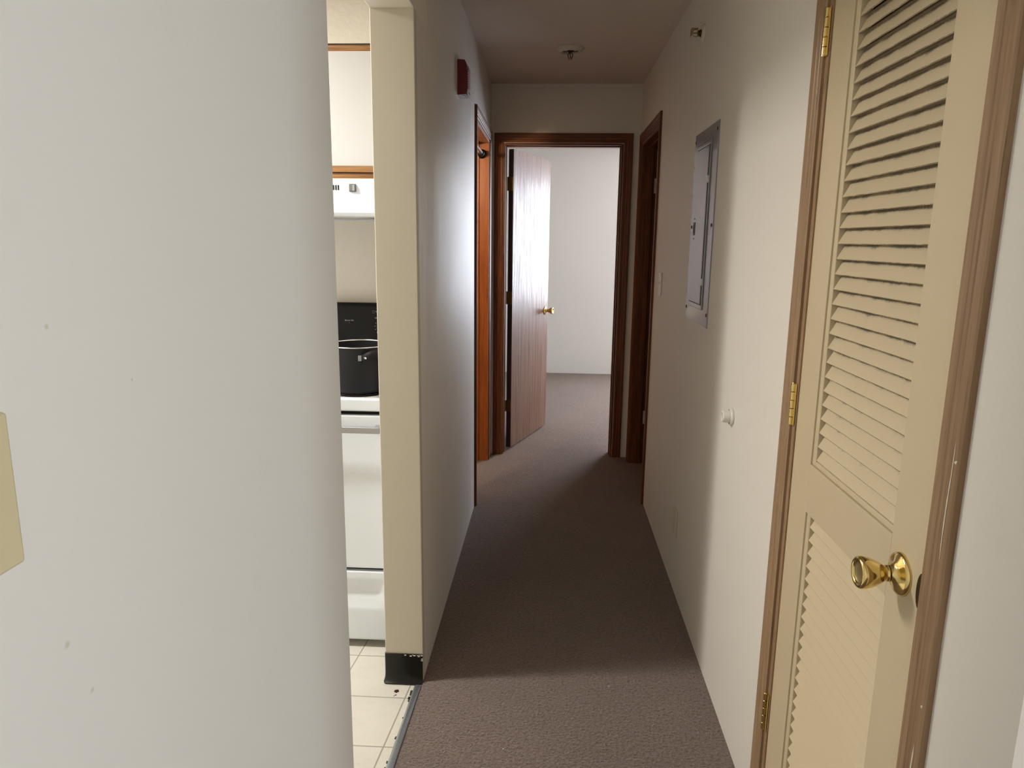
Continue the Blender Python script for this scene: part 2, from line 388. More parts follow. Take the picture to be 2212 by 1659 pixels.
# ------------------------------------------------------------------ casings, jambs, stops
PROF = [(0.004, 0), (.004, .007), (.010, .0085), (.020, .0085), (.022, .0072), (.024, .0085), (.034, .0105), (.036, .009), (.038, .0105), (.050, .0125), (.0585, .0125), (.061, .010), (.061, 0)]
PROFC = [(0.004, 0), (.004, .006), (.009, .0078), (.016, .0078), (.018, .0062), (.021, .008), (.030, .0095), (.032, .008), (.035, .0098), (.048, .0112), (.053, .0112), (.056, .009), (.056, 0)]
def doorset(name, label, prof, mats, jm, ua, ub, H, mp, depth, stop_at, jt=.014, st=.011):
    bm = bmesh.new(); sweep_casing(bm, ua, ub, H, prof, mp); root = obj(name, bm, mats)
    struct(root, label, 'door trim')
    bm = bmesh.new()
    def b(u0, u1, z0, z1, t0, t1, mi=0):
        P = [mp(u0, z0, t0), mp(u1, z1, t1)]; lo = [min(a, c) for a, c in zip(*P)]; hi = [max(a, c) for a, c in zip(*P)]
        box(bm, lo[0], hi[0], lo[1], hi[1], lo[2], hi[2], mi)
    b(ua-.002, ua+jt, 0, H, -depth, .001); b(ub-jt, ub+.002, 0, H, -depth, .001); b(ua+jt, ub-jt, H-jt, H+.002, -depth, .001, 1)
    obj('jamb', bm, jm, root, bevel=.001, seg=1)
    bm = bmesh.new(); s0, s1 = stop_at
    b(ua+jt, ua+jt+st, 0, H-jt, s0, s1); b(ub-jt-st, ub-jt, 0, H-jt, s0, s1); b(ua+jt+st, ub-jt-st, H-jt-st, H-jt, s0, s1, 1)
    obj('stop_moulding', bm, jm, root, bevel=.002, seg=2)
    return root
mpL = lambda u, z, t: (XL+t, u, z); mpR = lambda u, z, t: (XR-t, u, z); mpE = lambda u, z, t: (u, YE-t, z)
doorset('trim_1', 'dark stained door casing on the left wall around the side room doorway with orange jambs', PROF, [OAKZ, OAKY], [JAMB, JAMBX], DL0, DL1, DLH, mpL, .125, (-.085, -.06))
doorset('trim_2', 'dark stained door casing around the bedroom doorway at the end of the hall', PROF, [OAKZ, OAKX], [OAKZ, OAKX], E0, E1, EH, mpE, .115, (-.079, -.045), .010, .006)
doorset('trim_3', 'dark stained door casing on the right wall around the unlit doorway', PROF, [OAKZ, OAKY], [OAKZ, OAKX], R0, R1, RH, mpR, .115, (-.07, -.04))
t4 = doorset('trim_4', 'faded brown casing with chipped edges around the louvred closet door', PROFC, [TRIMZ, TRIMY], [TRIMZ, TRIMY], C0, C1, CHH, mpR, .115, (-.05, -.036))
# long scraped paint streaks on the near leg of the closet casing
bm = bmesh.new()
for z0, z1, yy, ww in ((1.02, 1.19, .937, .0016), (.62, .74, .938, .0024), (.54, .615, .936, .0018), (1.16, 1.165, .93, .003), (.80, .806, .931, .002)):
    n = 14; L = []; Rr = []
    for k in range(n+1):
        f = k/n; z = z0+(z1-z0)*f; wv = ww*math.sin(math.pi*min(1, f*1.0+.02))**.5*(.6+.5*random.random()); c = yy+.0012*math.sin(5*f)
        L.append(bm.verts.new((XR-.01125, c-wv, z))); Rr.append(bm.verts.new((XR-.01125, c+wv, z)))
    for k in range(n): bm.faces.new((L[k], Rr[k], Rr[k+1], L[k+1]))
part(obj('scraped_paint', bm, plain('scrape_cream', (.72, .66, .52), .6), t4), 'pale scraped paint streaks')
# bare strip of wood: metal edging between tile and carpet
bm = bmesh.new(); prism(bm, [(-.4285, -.003), (-.4265, .001), (-.4205, .0055), (-.413, .0065), (-.405, .004), (-.404, -.003)], 1, .2, YP-.035)
for v in bm.verts: v.co.x += .024*(v.co.y-1.72)
struct(obj('trim_5', bm, STRIP, smooth=True), 'worn grey metal strip where the tile meets the carpet', 'floor strip')
# black cove base wrapped round the pillar
bm = bmesh.new()
pr = [(0, .0975), (.0035, .0985), (.0045, .094), (.0045, .032), (.0065, .017), (.012, .007), (.021, .0015), (.023, 0), (0, 0)]
def base_run(path, closed=False):
    rows = []
    for (px, py, nx, ny) in path: rows.append([bm.verts.new((px+nx*d, py+ny*d, z)) for d, z in pr])
    for A, B in zip(rows, rows[1:]):
        for k in range(len(pr)): bm.faces.new((A[k], A[(k+1) % len(pr)], B[(k+1) % len(pr)], B[k]))
    bm.faces.new(rows[0]); bm.faces.new(rows[-1][::-1])
yf = YP-.004
base_run([(XL-.0005, yf, 0, -1), (XK+.005, yf, -.0, -1), (XK+.001, yf, -.1, -.9), (XK-.0005, yf+.001, -.22, -.5), (XK-.0005, yf+.005, -.25, 0), (XK-.0005, 2.30, -.25, 0)])
struct(obj('baseboard_left', bm, RUBBER, smooth=True), 'black rubber cove base wrapped round the foot of the pillar', 'baseboard')
bm = bmesh.new()
for k in range(26):
    x = XL-.002-abs(random.gauss(0, .028)); z = .0965-abs(random.gauss(0, .0025)); s = random.uniform(.0008, .0028)
    if k > 17: x = XL-.0015-random.random()*.002; z = random.uniform(.07, .095)
    box(bm, max(x-s*1.6, XK), min(x+s, XL), yf-.0052, yf-.0044, z-s*.7, z+s*.6)
struct(obj('trim_6', bm, LINT), 'flecks of white wall paint along the top of the black cove base', 'paint flecks')

# ------------------------------------------------------------------ closet door (louvred)
DX = XR+.003; DT = .034; L0, L1 = C0+.006+.0, C1-.006+.0; ZT, ZB = 2.02, .015
P0, P1 = 1.098, 1.446
UZ0, UZ1, VZ0, VZ1 = 1.009, 1.885, .245, .886
cd0 = bpy.data.objects.new('door_2', None); COL.objects.link(cd0); cd0.location = (DX, (L0+L1)/2, 0)
struct(cd0, 'tan painted louvred closet door with brass knob at the right', 'door')
bm = bmesh.new()
box(bm, DX, DX+DT, L0, P0, ZB, ZT); box(bm, DX, DX+DT, P1+.018, L1, ZB, ZT)
for a, b in ((ZB, VZ0-.016), (VZ1+.0, UZ0-.018), (UZ1+.0, ZT)): box(bm, DX, DX+DT, P0, P1+.018, a, b)
obj('frame', bm, TAN, cd0, bevel=.0012)
for nm, a, b in (('upper_louvre', UZ0, UZ1), ('lower_louvre', VZ0, VZ1)):
    bm = bmesh.new(); z = a-.004 if a > 1 else 1.005-CLZ*27; pit = CLZ
    while z < b-.004:
        # lower lip outwards (towards -x), upper edge inside
        x0, x1 = DX+.005, DX+.0235; t = .0058
        dz = .0362
        poly = [(x0, z), (x0+.0006, z-.0012), (x0+.0022, z-.0016), (x1+.0028, z+dz-.003), (x1+.0018, z+dz+.0005), (x1-.0005, z+dz)]
        A = [bm.verts.new((p[0], P0-.003, min(p[1], b+.01))) for p in poly]; B = [bm.verts.new((p[0], P1+.004, min(p[1], b+.01))) for p in poly]
        n = len(poly)
        for k in range(n): bm.faces.new((A[k], A[(k+1) % n], B[(k+1) % n], B[k]))
        bm.faces.new(A[::-1]); bm.faces.new(B)
        z += pit
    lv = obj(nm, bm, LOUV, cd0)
    bm = bmesh.new()                                            # bead moulding on the far and lower edge of the panel
    bead = lambda y0, y1, z0, z1: box(bm, DX+.0035, DX+DT-.006, y0, y1, z0, z1)
    bead(P1, P1+.0185, a-.018, b)
    if nm == 'upper_louvre': bead(P0-.002, P1, a-.018, a-.006)
    obj('bead', bm, TAN, lv, bevel=.0025, seg=3)
def hinge(parent, x, y, z0, z1, name='hinge', mat=None, axis_x=True, leafmat=None):
    mat = mat or BRASS
    bm = bmesh.new(); L = (z1-z0)/5
    for k in range(5):
        r = .0052
        lathe(bm, [(0, 0), (r*.9, 0), (r, .0006), (r, L-.0016), (r*.9, L-.001), (0, L-.001)], (x, y, z0+k*L), (0, 0, 1), 20)
    lathe(bm, [(0, -.0015), (.003, -.001), (.0036, 0)], (x, y, z0), (0, 0, 1), 12); lathe(bm, [(.0036, 0), (.003, .0012), (0, .0018)], (x, y, z1-.0008), (0, 0, 1), 12)
    if axis_x:
        box(bm, x+.001, x+.0032, y-.012, y-.003, z0, z1)
        for k in (1, 3): box(bm, x-.001, x+.0025, y-.006, y, z0+k*L, z0+(k+1)*L-.001)
        box(bm, x+.004, x+.0054, y+.001, y+.010, z0, z1)
    return obj(name, bm, mat, parent, smooth=False)
for z0, z1 in ((1.813, 1.905), (1.047, 1.141), (.282, .380)):
    h = hinge(cd0, XR-.006, 1.579, z0, z1)
    m = h.modifiers.new('es', 'EDGE_SPLIT'); m.split_angle = math.radians(35)
    for p in h.data.polygons: p.use_smooth = True
bm = bmesh.new(); ky, kz = 1.057, .944
lathe(bm, [(0, -.001), (.0335, -.001), (.0338, .002), (.0325, .0052), (.0285, .0072), (.021, .0098), (.0165, .0128), (.0135, .0155), (.0125, .019)], (DX, ky, kz), (-1, 0, 0), 56)
ros = obj('rosette', bm, BRASS, cd0, smooth=True); part(ros, 'polished brass rosette')
bm = bmesh.new()
lathe(bm, [(.0118, .016), (.0118, .020), (.0128, .0205), (.0128, .0225), (.0112, .0235), (.0112, .0265), (.0135, .0285), (.0172, .034), (.0208, .0415), (.0236, .0495), (.0252, .0565), (.0254, .0610), (.0243, .0645), (.0218, .0665), (.0192, .0662), (.0176, .0650), (.0168, .0632)], (DX, ky, kz), (-1, 0, 0), 56)
part(obj('knob', bm, BRASS, cd0, smooth=True), 'polished brass tulip knob with dished end')
bm = bmesh.new(); lathe(bm, [(.0170, .0634), (.0160, .0622), (.010, .0616), (0, .0614)], (DX, ky, kz), (-1, 0, 0), 40)
part(obj('knob_face', bm, plain('worn_brass_face', (.26, .20, .10), .42, .8), bpy.data.objects['knob'], smooth=True), 'dull brown brass face sunk in the knob end')
bm = bmesh.new(); pts = []
for k in range(13):
    a = math.pi/2-math.pi*k/12; pts.append((L0+.0055+.0165*math.cos(a)**.7 if math.cos(a) > 1e-6 else L0+.0055, .945+(.029*math.sin(a))))
prism(bm, pts, 0, DX-.0012, DX+.003)
part(obj('strike_lip', bm, DARKB, cd0), 'dark bronze strike lip at the door edge')

# ------------------------------------------------------------------ bedroom door (open inwards, hinged left)
def leaf(name, label, piv, ang, width, side, mat):
    root = bpy.data.objects.new(name, None); COL.objects.link(root); root.location = piv; root.rotation_euler = (0, 0, ang)
    struct(root, label, 'door'); return root
PIV = Vector((-.294, 4.872, 0)); ANG = math.radians(70.5)
bd = leaf('door_1', 'wood veneer bedroom door standing open with brass knob', PIV, ANG, .7, 1, VENEER)
def local(name, bm, m, bevel=0, root=None, smooth=False):
    o = obj(name, bm, m, None, bevel, 2, smooth); o.parent = root; return o
WD = .722; dt = .035
bm = bmesh.new(); v = box(bm, .004, WD, -.004-dt, -.004, .014, 2.03)
for f in bm.faces:
    nrm = sum((vv.co for vv in f.verts), Vector())/4
    if abs(nrm.x-.004) < 1e-4 : f.material_index = 1
local('leaf', bm, [VENEER, DOORDARK], .001, bd)
def kn(root, x, y, z, d, mat=BRASS):
    bm = bmesh.new(); lathe(bm, [(0, 0), (.0325, 0), (.032, .004), (.027, .007), (.018, .010), (.0125, .014), (.0115, .02)], (x, y, z), (0, d, 0), 36)
    local('rosette', bm, mat, 0, root, True)
    bm = bmesh.new(); lathe(bm, [(.011, .016), (.011, .026), (.0145, .032), (.020, .042), (.0248, .054), (.0252, .061), (.0228, .0655), (.017, .0655), (.013, .0615), (0, .060)], (x, y, z), (0, d, 0), 36)
    local('knob', bm, mat, 0, root, True)
kn(bd, WD-.062, -.004-dt, .925, -1)
for z0, z1 in ((1.767, 1.855), (1.02, 1.107), (.272, .352)):
    bm = bmesh.new(); lathe(bm, [(0, 0), (.006, 0), (.006, z1-z0), (0, z1-z0)], (-.001, .003, z0), (0, 0, 1), 16)
    box(bm, .0022, .0042, -.036, -.002, z0, z1); box(bm, -.004, -.0015, -.001, .003, z0, z1)
    local('hinge', bm, BRASSD, .0004, bd)
# jamb leaves of those hinges
for z0, z1 in ((1.767, 1.855), (1.02, 1.107), (.272, .352)):
    bm = bmesh.new(); box(bm, E0+.009, E0+.0125, 4.822, 4.862, z0, z1)
    o = obj('hinge_leaf', bm, BRASSD, bpy.data.objects['trim_2'])
# right doorway: door folded back into the dark room, hinge leaves on its far jamb
rd = leaf('door_3', 'dark stained door folded back inside the right doorway', (XRO+.006, R1-.016, 0), 0, .7, 1, VENEER)
bm = bmesh.new(); box(bm, .004, .70, -.036, -.002, .014, 2.008); local('leaf', bm, OAKZ, .001, rd)
for z0, z1 in ((1.74, 1.83), (.27, .36)):
    bm = bmesh.new(); box(bm, XRO-.036, XRO-.002, R1-.0165, R1-.013, z0, z1); o = obj('hinge_leaf', bm, OFFW, bpy.data.objects['trim_3'], bevel=.001)
# ------------------------------------------------------------------ exercise bar wedged in the left doorway
bar = thing('pull_up_bar', 'chrome bar with black end cup wedged across the left doorway', 'bar', (-.435, (DL0+DL1)/2, 1.965))
bx, bz = -.437, 1.965
bm = bmesh.new(); lathe(bm, [(0, 0), (.0125, 0), (.0125, .68), (0, .68)], (bx, DL0+.05, bz), (0, 1, 0), 24); obj('tube', bm, STEELRIM, bar, smooth=False)
for p in bpy.data.objects['tube'].data.polygons: p.use_smooth = len(p.vertices) == 4
for d, y in ((1, DL0+.0145), (-1, DL1-.0145)):
    bm = bmesh.new(); lathe(bm, [(0, 0), (.027, 0), (.028, .004), (.026, .012), (.019, .018), (.0165, .021), (.0165, .055), (.0195, .057), (.0195, .075), (.014, .078), (.0126, .078)], (bx, y, bz), (0, d, 0), 32)
    part(obj('end_cup', bm, BLACKM, bar, smooth=True), 'black rubber end cup')

# ------------------------------------------------------------------ breaker panel
by0, by1, bz0, bz1 = 2.508, 2.898, 1.150, 1.842
bp = thing('breaker_panel', 'grey steel electrical breaker panel set in the right wall', 'electrical panel', (XR, (by0+by1)/2, 1.5))
boxo('cover', (XR-.004, XR+.001, by0, by1, bz0, bz1), PANEL, bp, .0015)
iy0, iy1, iz0, iz1 = 2.605, 2.822, 1.222, 1.778
bm = bmesh.new()
for a in ((iy0-.012, iy0, iz0-.016, iz1+.016), (iy1, iy1+.006, iz0-.016, iz1+.016), (iy0, iy1, iz1, iz1+.016), (iy0, iy1, iz0-.016, iz0)): box(bm, XR-.008, XR-.0035, *a)
obj('door_surround', bm, PANEL, bp, .002)
bpd = boxo('door', (XR-.0105, XR-.0035, iy0+.009, iy1-.0015, iz0+.002, iz1-.002), PANEL, bp, .0025)
boxo('hinge_gap', (XR-.0085, XR-.0075, iy0, iy0+.009, iz0+.002, iz1-.002), BLACKM, bp)
for zc in (1.66, 1.305):
    boxo('hinge_clip', (XR-.0125, XR-.007, iy0-.001, iy0+.009, zc-.012, zc+.012), plain('clip_zinc', (.75, .75, .74), .35, .3), bp, .0008)
bm = bmesh.new(); box(bm, XR-.0125, XR-.010, 2.778, 2.806, 1.470, 1.518)
lt = obj('latch', bm, GREYSW, bpd, .0015)
boxo('latch_mark', (XR-.0115, XR-.0102, 2.788, 2.796, 1.528, 1.533), BLACKM, bpd); boxo('latch_mark', (XR-.0115, XR-.0102, 2.788, 2.796, 1.455, 1.460), BLACKM, bpd)
bm = bmesh.new(); box(bm, XR-.0130, XR-.0124, 2.786, 2.798, 1.478, 1.510); obj('latch_slot', bm, BLACKM, lt)
for y, z in ((2.875, 1.502), (2.528, 1.502), (2.888, 1.195), (2.520, 1.195), (2.525, 1.815), (2.885, 1.815)):
    bm = bmesh.new(); lathe(bm, [(0, .0035), (.0035, .0032), (.0062, .001), (.0065, -.001)], (XR-.004, y, z), (-1, 0, 0), 16); obj('screw', bm, DARKB, bp, smooth=True)

# ------------------------------------------------------------------ small fittings on the walls
sw = thing('light_switch', 'small ivory toggle light switch on the right wall beside the unlit doorway', 'light switch', (XR, 3.615, 1.24))
IVORY = plain('ivory_plastic', (.86, .80, .72), .35)
boxo('plate', (XR-.007, XR, 3.58, 3.65, 1.182, 1.298), IVORY, sw, .003)
bm = bmesh.new(); prism(bm, [(XR-.004, 1.235), (XR-.017, 1.252), (XR-.016, 1.260), (XR-.004, 1.249)], 1, 3.610, 3.620); obj('toggle', bm, IVORY, sw)
ot = thing('blank_wall_plate', 'blank cream wall plate low on the right wall', 'wall plate', (XR, 2.87, .29))
boxo('plate', (XR-.006, XR, 2.832, 2.908, .235, .352), OFFW, ot, .003)
for z in (.262, .325):
    bm = bmesh.new(); lathe(bm, [(0, .001), (.003, .0008), (.0035, 0)], (XR-.006, 2.87, z), (-1, 0, 0), 12); obj('screw', bm, OFFW, ot)
lp = thing('switch_plate', 'yellowed switch plate cut by the left edge of the frame', 'wall plate', (XL, .445, 1.26))
boxo('plate', (XL, XL+.006, .411, .481, 1.2, 1.316), ALMOND, lp, .003)
bm = bmesh.new(); prism(bm, [(XL+.004, 1.25), (XL+.017, 1.262), (XL+.016, 1.270), (XL+.004, 1.264)], 1, .440, .451); obj('toggle', bm, ALMOND, lp)
ds = thing('door_stop', 'round white hollow door stop fixed to the right wall', 'door stop', (XR, 2.094, .938))
bm = bmesh.new(); lathe(bm, [(0, 0), (.0255, 0), (.0262, .003), (.0245, .008), (.021, .0095)], (XR, 2.094, .938), (-1, 0, 0), 36); obj('flange', bm, PLAST, ds, smooth=True)
bm = bmesh.new(); lathe(bm, [(.0195, .009), (.0185, .012), (.0172, .027), (.0160, .0305), (.0125, .031), (.0108, .029), (.0100, .014), (0, .0135)], (XR, 2.094, .938), (-1, 0, 0), 36); obj('bumper', bm, PLAST, ds, smooth=True)
# side-wall sprinkler
ss = thing('sprinkler', 'small side-wall fire sprinkler high on the right wall', 'sprinkler', (XR, 2.889, 2.205))
sy, sz = 2.889, 2.205
bm = bmesh.new(); lathe(bm, [(0, 0), (.034, 0), (.033, .003), (.024, .007), (.015, .010)], (XR, sy, sz), (-1, 0, 0), 32); obj('escutcheon', bm, OFFW, ss, smooth=True)
bm = bmesh.new(); lathe(bm, [(0, .006), (.0125, .006), (.0125, .016), (.009, .017), (.009, .022), (0, .022)], (XR, sy, sz), (-1, 0, 0), 16); obj('body', bm, DARKB, ss)
bm = bmesh.new()
for s in (-1, 1): tube(bm, [(XR-.018, sy, sz+s*.008), (XR-.026, sy, sz+s*.0125), (XR-.036, sy, sz+s*.011), (XR-.044, sy, sz+s*.003)], .0016, 8)
tube(bm, [(XR-.02, sy, sz), (XR-.044, sy, sz)], .0022, 10)
obj('frame_arms', bm, BRASSD, ss)
bm = bmesh.new(); box(bm, XR-.047, XR-.0455, sy-.012, sy+.012, sz-.012, sz+.010); box(bm, XR-.047, XR-.022, sy-.013, sy+.013, sz+.0135, sz+.015); obj('deflector', bm, BRASSD, ss)
# ceiling sprinkler in its round cup
cs = thing('ceiling_sprinkler', 'fire sprinkler hanging from a round cup in the hallway ceiling', 'sprinkler', (.076, 3.91, CH))
cx, cy = .076, 3.91
bm = bmesh.new(); lathe(bm, [(.070, 0), (.0705, .002), (.066, .006), (.058, .016), (.0525, .021), (.050, .021), (.049, .014), (.048, -.004), (0, -.004)], (cx, cy, CH), (0, 0, -1), 48); obj('cup', bm, OFFW, cs, smooth=True)
bm = bmesh.new(); lathe(bm, [(0, 0), (.016, 0), (.016, .012), (.010, .014), (.010, .024), (0, .024)], (cx, cy, CH), (0, 0, -1), 20); obj('body', bm, DARKB, cs)
bm = bmesh.new()
for s in (-1, 1): tube(bm, [(cx+s*.008, cy, CH-.022), (cx+s*.013, cy, CH-.032), (cx+s*.010, cy, CH-.044), (cx+s*.002, cy, CH-.052)], .002, 8)
tube(bm, [(cx-.004, cy, CH-.022), (cx+.003, cy, CH-.05)], .0024, 8)
for k in range(5):
    a = .4+k*1.25; tube(bm, [(cx, cy, CH-.012), (cx+.022*math.cos(a), cy+.022*math.sin(a), CH-.016), (cx+.042*math.cos(a), cy+.042*math.sin(a), CH-.010)], .0022, 6)
obj('frame_arms', bm, DARKB, cs)
bm = bmesh.new(); lathe(bm, [(0, 0), (.012, .0), (.0125, .0012), (0, .0014)], (cx, cy, CH-.0525), (0, 0, -1), 20)
for k in range(8): a = k*math.pi/4; box(bm, cx+.010*math.cos(a)-.002, cx+.010*math.cos(a)+.002, cy+.014*math.sin(a)-.002, cy+.014*math.sin(a)+.002, CH-.0545, CH-.0532)
obj('deflector', bm, BRASSD, cs)
# fire alarm horn on the left wall
fa = thing('fire_alarm', 'dark red fire alarm horn high on the left wall', 'fire alarm', (XL, 3.11, 2.09))
ay0, ay1, az0, az1 = 3.065, 3.165, 2.022, 2.156
bm = bmesh.new(); prism(bm, [(XL, az0), (XL+.036, az0+.002), (XL+.041, az0+.018), (XL+.041, az1-.045), (XL+.037, az1-.018), (XL+.030, az1), (XL, az1+.002)], 1, ay0, ay1)
fb = obj('body', bm, RED, fa, .002, 3)
bm = bmesh.new()
for k in range(9):
    z = az0+.030+k*.0095; box(bm, XL+.0405, XL+.044, ay0+.010, ay1-.008, z, z+.0042)
obj('grille', bm, REDL, fa, .0008)
bm = bmesh.new(); box(bm, XL+.038, XL+.0445, ay0+.004, ay1-.020, az0+.0005, az0+.022)
fl = obj('strobe_label', bm, LABGLINT, fa, .001); part(fl, 'white label strip at the foot of the horn')
bm = bmesh.new()
for k in range(6):
    y = ay0+.012+k*.0105; box(bm, XL+.0444, XL+.0449, y, y+.006, az0+.008, az0+.015)
obj('label_print', bm, INK, fl)
boxo('underside_glint', (XL+.017, XL+.027, ay0+.022, ay0+.055, az0-.0004, az0+.0016), LABGLINT, fa)  # light glint on the underside of the horn, put in as a white patch

# ------------------------------------------------------------------ kitchen: range
RX0, RX1, RF = -1.293, -.533, 2.318
rg = thing('electric_range', 'white electric range with black control panel in the kitchen', 'stove', ((RX0+RX1)/2, 2.64, 0))
bm = bmesh.new(); box(bm, RX0, RX1, RF+.025, KB-.02, .03, .872)
for x in (RX0+.04, RX1-.07):
    for y in (RF+.06, KB-.08): box(bm, x, x+.03, y, y+.03, -.004, .03)
part(obj('body', bm, ENAMEL, rg, .002), 'white side panels and body')
bm = bmesh.new(); box(bm, RX0+.002, RX1-.002, RF+.0195, RF+.03, .05, .872); part(obj('inner_front', bm, BLACKM, rg), 'black gap behind the door edges')
bm = bmesh.new()      # raised-rim cooktop with well
box(bm, RX0, RX1, RF-.004, RF+.026, .872, .9155); box(bm, RX0, RX0+.022, RF+.026, KB-.06, .872, .9135); box(bm, RX1-.014, RX1, RF+.026, KB-.06, .872, .9125)
box(bm, RX0+.02, RX1-.012, RF+.02, KB-.06, .872, .901)
part(obj('cooktop', bm, ENAMEL, rg, .006, 4), 'white enamel cooktop')
od = boxo('oven_door', (RX0+.003, RX1-.003, RF, RF+.022, .302, .858), ENAMEL, rg, .006, 4)
bm = bmesh.new(); box(bm, RX0+.045, RX1-.022, RF-.047, RF-.034, .806, .829)
hd = obj('handle', bm, CHROME, od, .0045, 3); part(hd, 'grey metal bar handle')
for x in (RX0+.06, RX1-.045): boxo('handle_post', (x, x+.022, RF-.036, RF+.002, .808, .826), CHROME, hd, .002)
bm = bmesh.new()      # storage drawer with scooped grip
x0, x1 = RX0+.003, RX1-.003; nx, nz = 48, 40; z0, z1 = .028, .291
G = [[None]*(nz+1) for _ in range(nx+1)]
for i in range(nx+1):
    for j in range(nz+1):
        x = x0+(x1-x0)*i/nx; z = z0+(z1-z0)*j/nz
        e = min(1, max(0, (x1-.012-x)/.05))*min(1, max(0, (x-x0-.012)/.05)); e = e*e*(3-2*e)
        s = (z-.205)/.055
        d = .015*e*max(0, 1-abs(s))**.8 if s < 0 else (.015*e*(1-s**2) if s < 1 else 0)
        G[i][j] = bm.verts.new((x, RF+d, z))
for i in range(nx):
    for j in range(nz): bm.faces.new((G[i][j], G[i+1][j], G[i+1][j+1], G[i][j+1]))
ed = [G[i][0] for i in range(nx+1)]+[G[nx][j] for j in range(1, nz+1)]+[G[i][nz] for i in range(nx-1, -1, -1)]+[G[0][j] for j in range(nz-1, 0, -1)]
bk = [bm.verts.new((v.co.x, RF+.022, v.co.z)) for v in ed]
for k in range(len(ed)): bm.faces.new((ed[k], ed[(k+1) % len(ed)], bk[(k+1) % len(ed)], bk[k]))
bm.faces.new(bk)
o = obj('drawer', bm, ENAMEL, rg); part(o, 'white storage drawer with a scooped grip')
for p in o.data.polygons: p.use_smooth = len(p.vertices) == 4 and abs(p.normal.y) > .3
cp = None
bm = bmesh.new(); prism(bm, [(2.908, .9), (2.925, 1.165), (2.935, 1.183), (2.965, 1.183), (2.965, .9)], 0, RX0+.002, RX1-.002)
cp = obj('control_panel', bm, BLACKG, rg, .004, 3); part(cp, 'black glossy control panel')
RT = Matrix.Rotation(math.radians(90-3.6), 3, 'X')
def cpy(z): return 2.908+(z-.9)*.0642-.0008
def ctext(name, body, size, x, z):
    o = text_obj(name, body, size, Vector((x, cpy(z), z)), RT, PRINT, rg)
    o.parent = cp; o.matrix_parent_inverse = Matrix.Identity(4); return o
DIALX, DIALZ = -.690, 1.086
TXT = [('Burner On', .0085, -.829, 1.111), ('Off', .0085, -.716, 1.122), ('Rear', .0085, -.710, 1.148)]
bm = bmesh.new(); lathe(bm, [(0, 0), (.0255, 0), (.0250, .006), (.021, .010), (.0195, .024), (.0175, .027), (0, .027)], (DIALX, cpy(DIALZ), DIALZ), (0, -1, .06), 32)
kb = obj('dial_knob', bm, BLACKM, cp, smooth=False); part(kb, 'black burner knob')
for k in range(7):
    bm = bmesh.new(); a = math.radians(150+k*25); x = DIALX+.0315*math.cos(a); z = DIALZ+.0315*math.sin(a); box(bm, x-.0011, x+.0011, cpy(z)-.0003, cpy(z)+.001, z-.0016, z+.0016); obj('dial_mark', bm, PRINT, cp)
for dx in (0, .006):
    for dz in (0, .007):
        bm = bmesh.new(); box(bm, -.7305+dx-.0009, -.7305+dx+.0009, cpy(1.143+dz)-.0003, cpy(1.143)+.001, 1.1425+dz, 1.1445+dz); obj('burner_mark', bm, PRINT, cp)
for body, size, x, z in TXT: ctext('printed_text', body, size, x, z)
boxo('indicator', (-.8295, -.8265, cpy(1.1)-.0006, cpy(1.1)+.001, 1.0995, 1.1015), LEDR, cp)
# front-right burner
BX, BY = -.672, 2.470
bm = bmesh.new(); lathe(bm, [(0, -.002), (.05, -.002), (.088, .002), (.100, .0085), (.108, .0095), (.111, .0065), (.112, 0)], (BX, BY, .9005), (0, 0, 1), 56)
part(obj('drip_pan', bm, DRIP, rg, smooth=True), 'stained steel drip pan')
bm = bmesh.new(); pts = [(BX+(.02+.0125*a/6.283)*math.cos(a), BY+(.02+.0125*a/6.283)*math.sin(a), .9095) for a in [k*.2 for k in range(int(5.4*6.283/.2))]]
tube(bm, pts, .0042, 8); obj('coil', bm, plain('coil_element', (.03, .028, .028), .5, .5), rg, smooth=True)
# pot
pt = thing('cooking_pot', 'large black non-stick pot standing on the front burner of the range', 'pot', (BX, BY, .914))
PB = .9145; PH = .166
bm = bmesh.new(); lathe(bm, [(0, 0), (.088, 0), (.093, .002), (.1, .014), (.1045, .045), (.106, .10), (.1065, PH-.002)], (BX, BY, PB), (0, 0, 1), 72)
lathe(bm, [(.1045, PH-.002), (.104, .10), (.101, .03), (.088, .006), (0, .005)], (BX, BY, PB), (0, 0, 1), 72)
obj('body', bm, BLACKP, pt, smooth=True)
bm = bmesh.new(); lathe(bm, [(.1062, PH-.0035), (.1085, PH-.002), (.1085, PH), (.1045, PH+.0006), (.1042, PH-.003)], (BX, BY, PB), (0, 0, 1), 72)
part(obj('rim', bm, STEELRIM, pt, smooth=True), 'thin bright steel rim')
ha = math.radians(-52); 
def pp(r, a, z): return (BX+r*math.cos(a), BY+r*math.sin(a), z)
bm = bmesh.new(); zc = PB+PH-.026
path = [(.1085, -.30, -.010), (.118, -.27, -.009), (.131, -.20, -.002), (.1375, -.1, .004), (.1395, 0, .006), (.1375, .1, .004), (.131, .20, -.002), (.118, .27, -.009), (.1085, .30, -.010)]
rows = []
for r, da, dz in path:
    rows.append([bm.verts.new(pp(r+q[0], ha+da, zc+dz+q[1])) for q in ((-.0055, -.015), (.0055, -.015), (.0075, 0), (.0045, .013), (-.0045, .013), (-.0075, 0))])
for A, B in zip(rows, rows[1:]):
    for k in range(6): bm.faces.new((A[k], A[(k+1) % 6], B[(k+1) % 6], B[k]))
bm.faces.new(rows[0]); bm.faces.new(rows[-1][::-1])
hp = obj('handle', bm, BLACKM, pt, smooth=True); part(hp, 'black plastic loop handle')
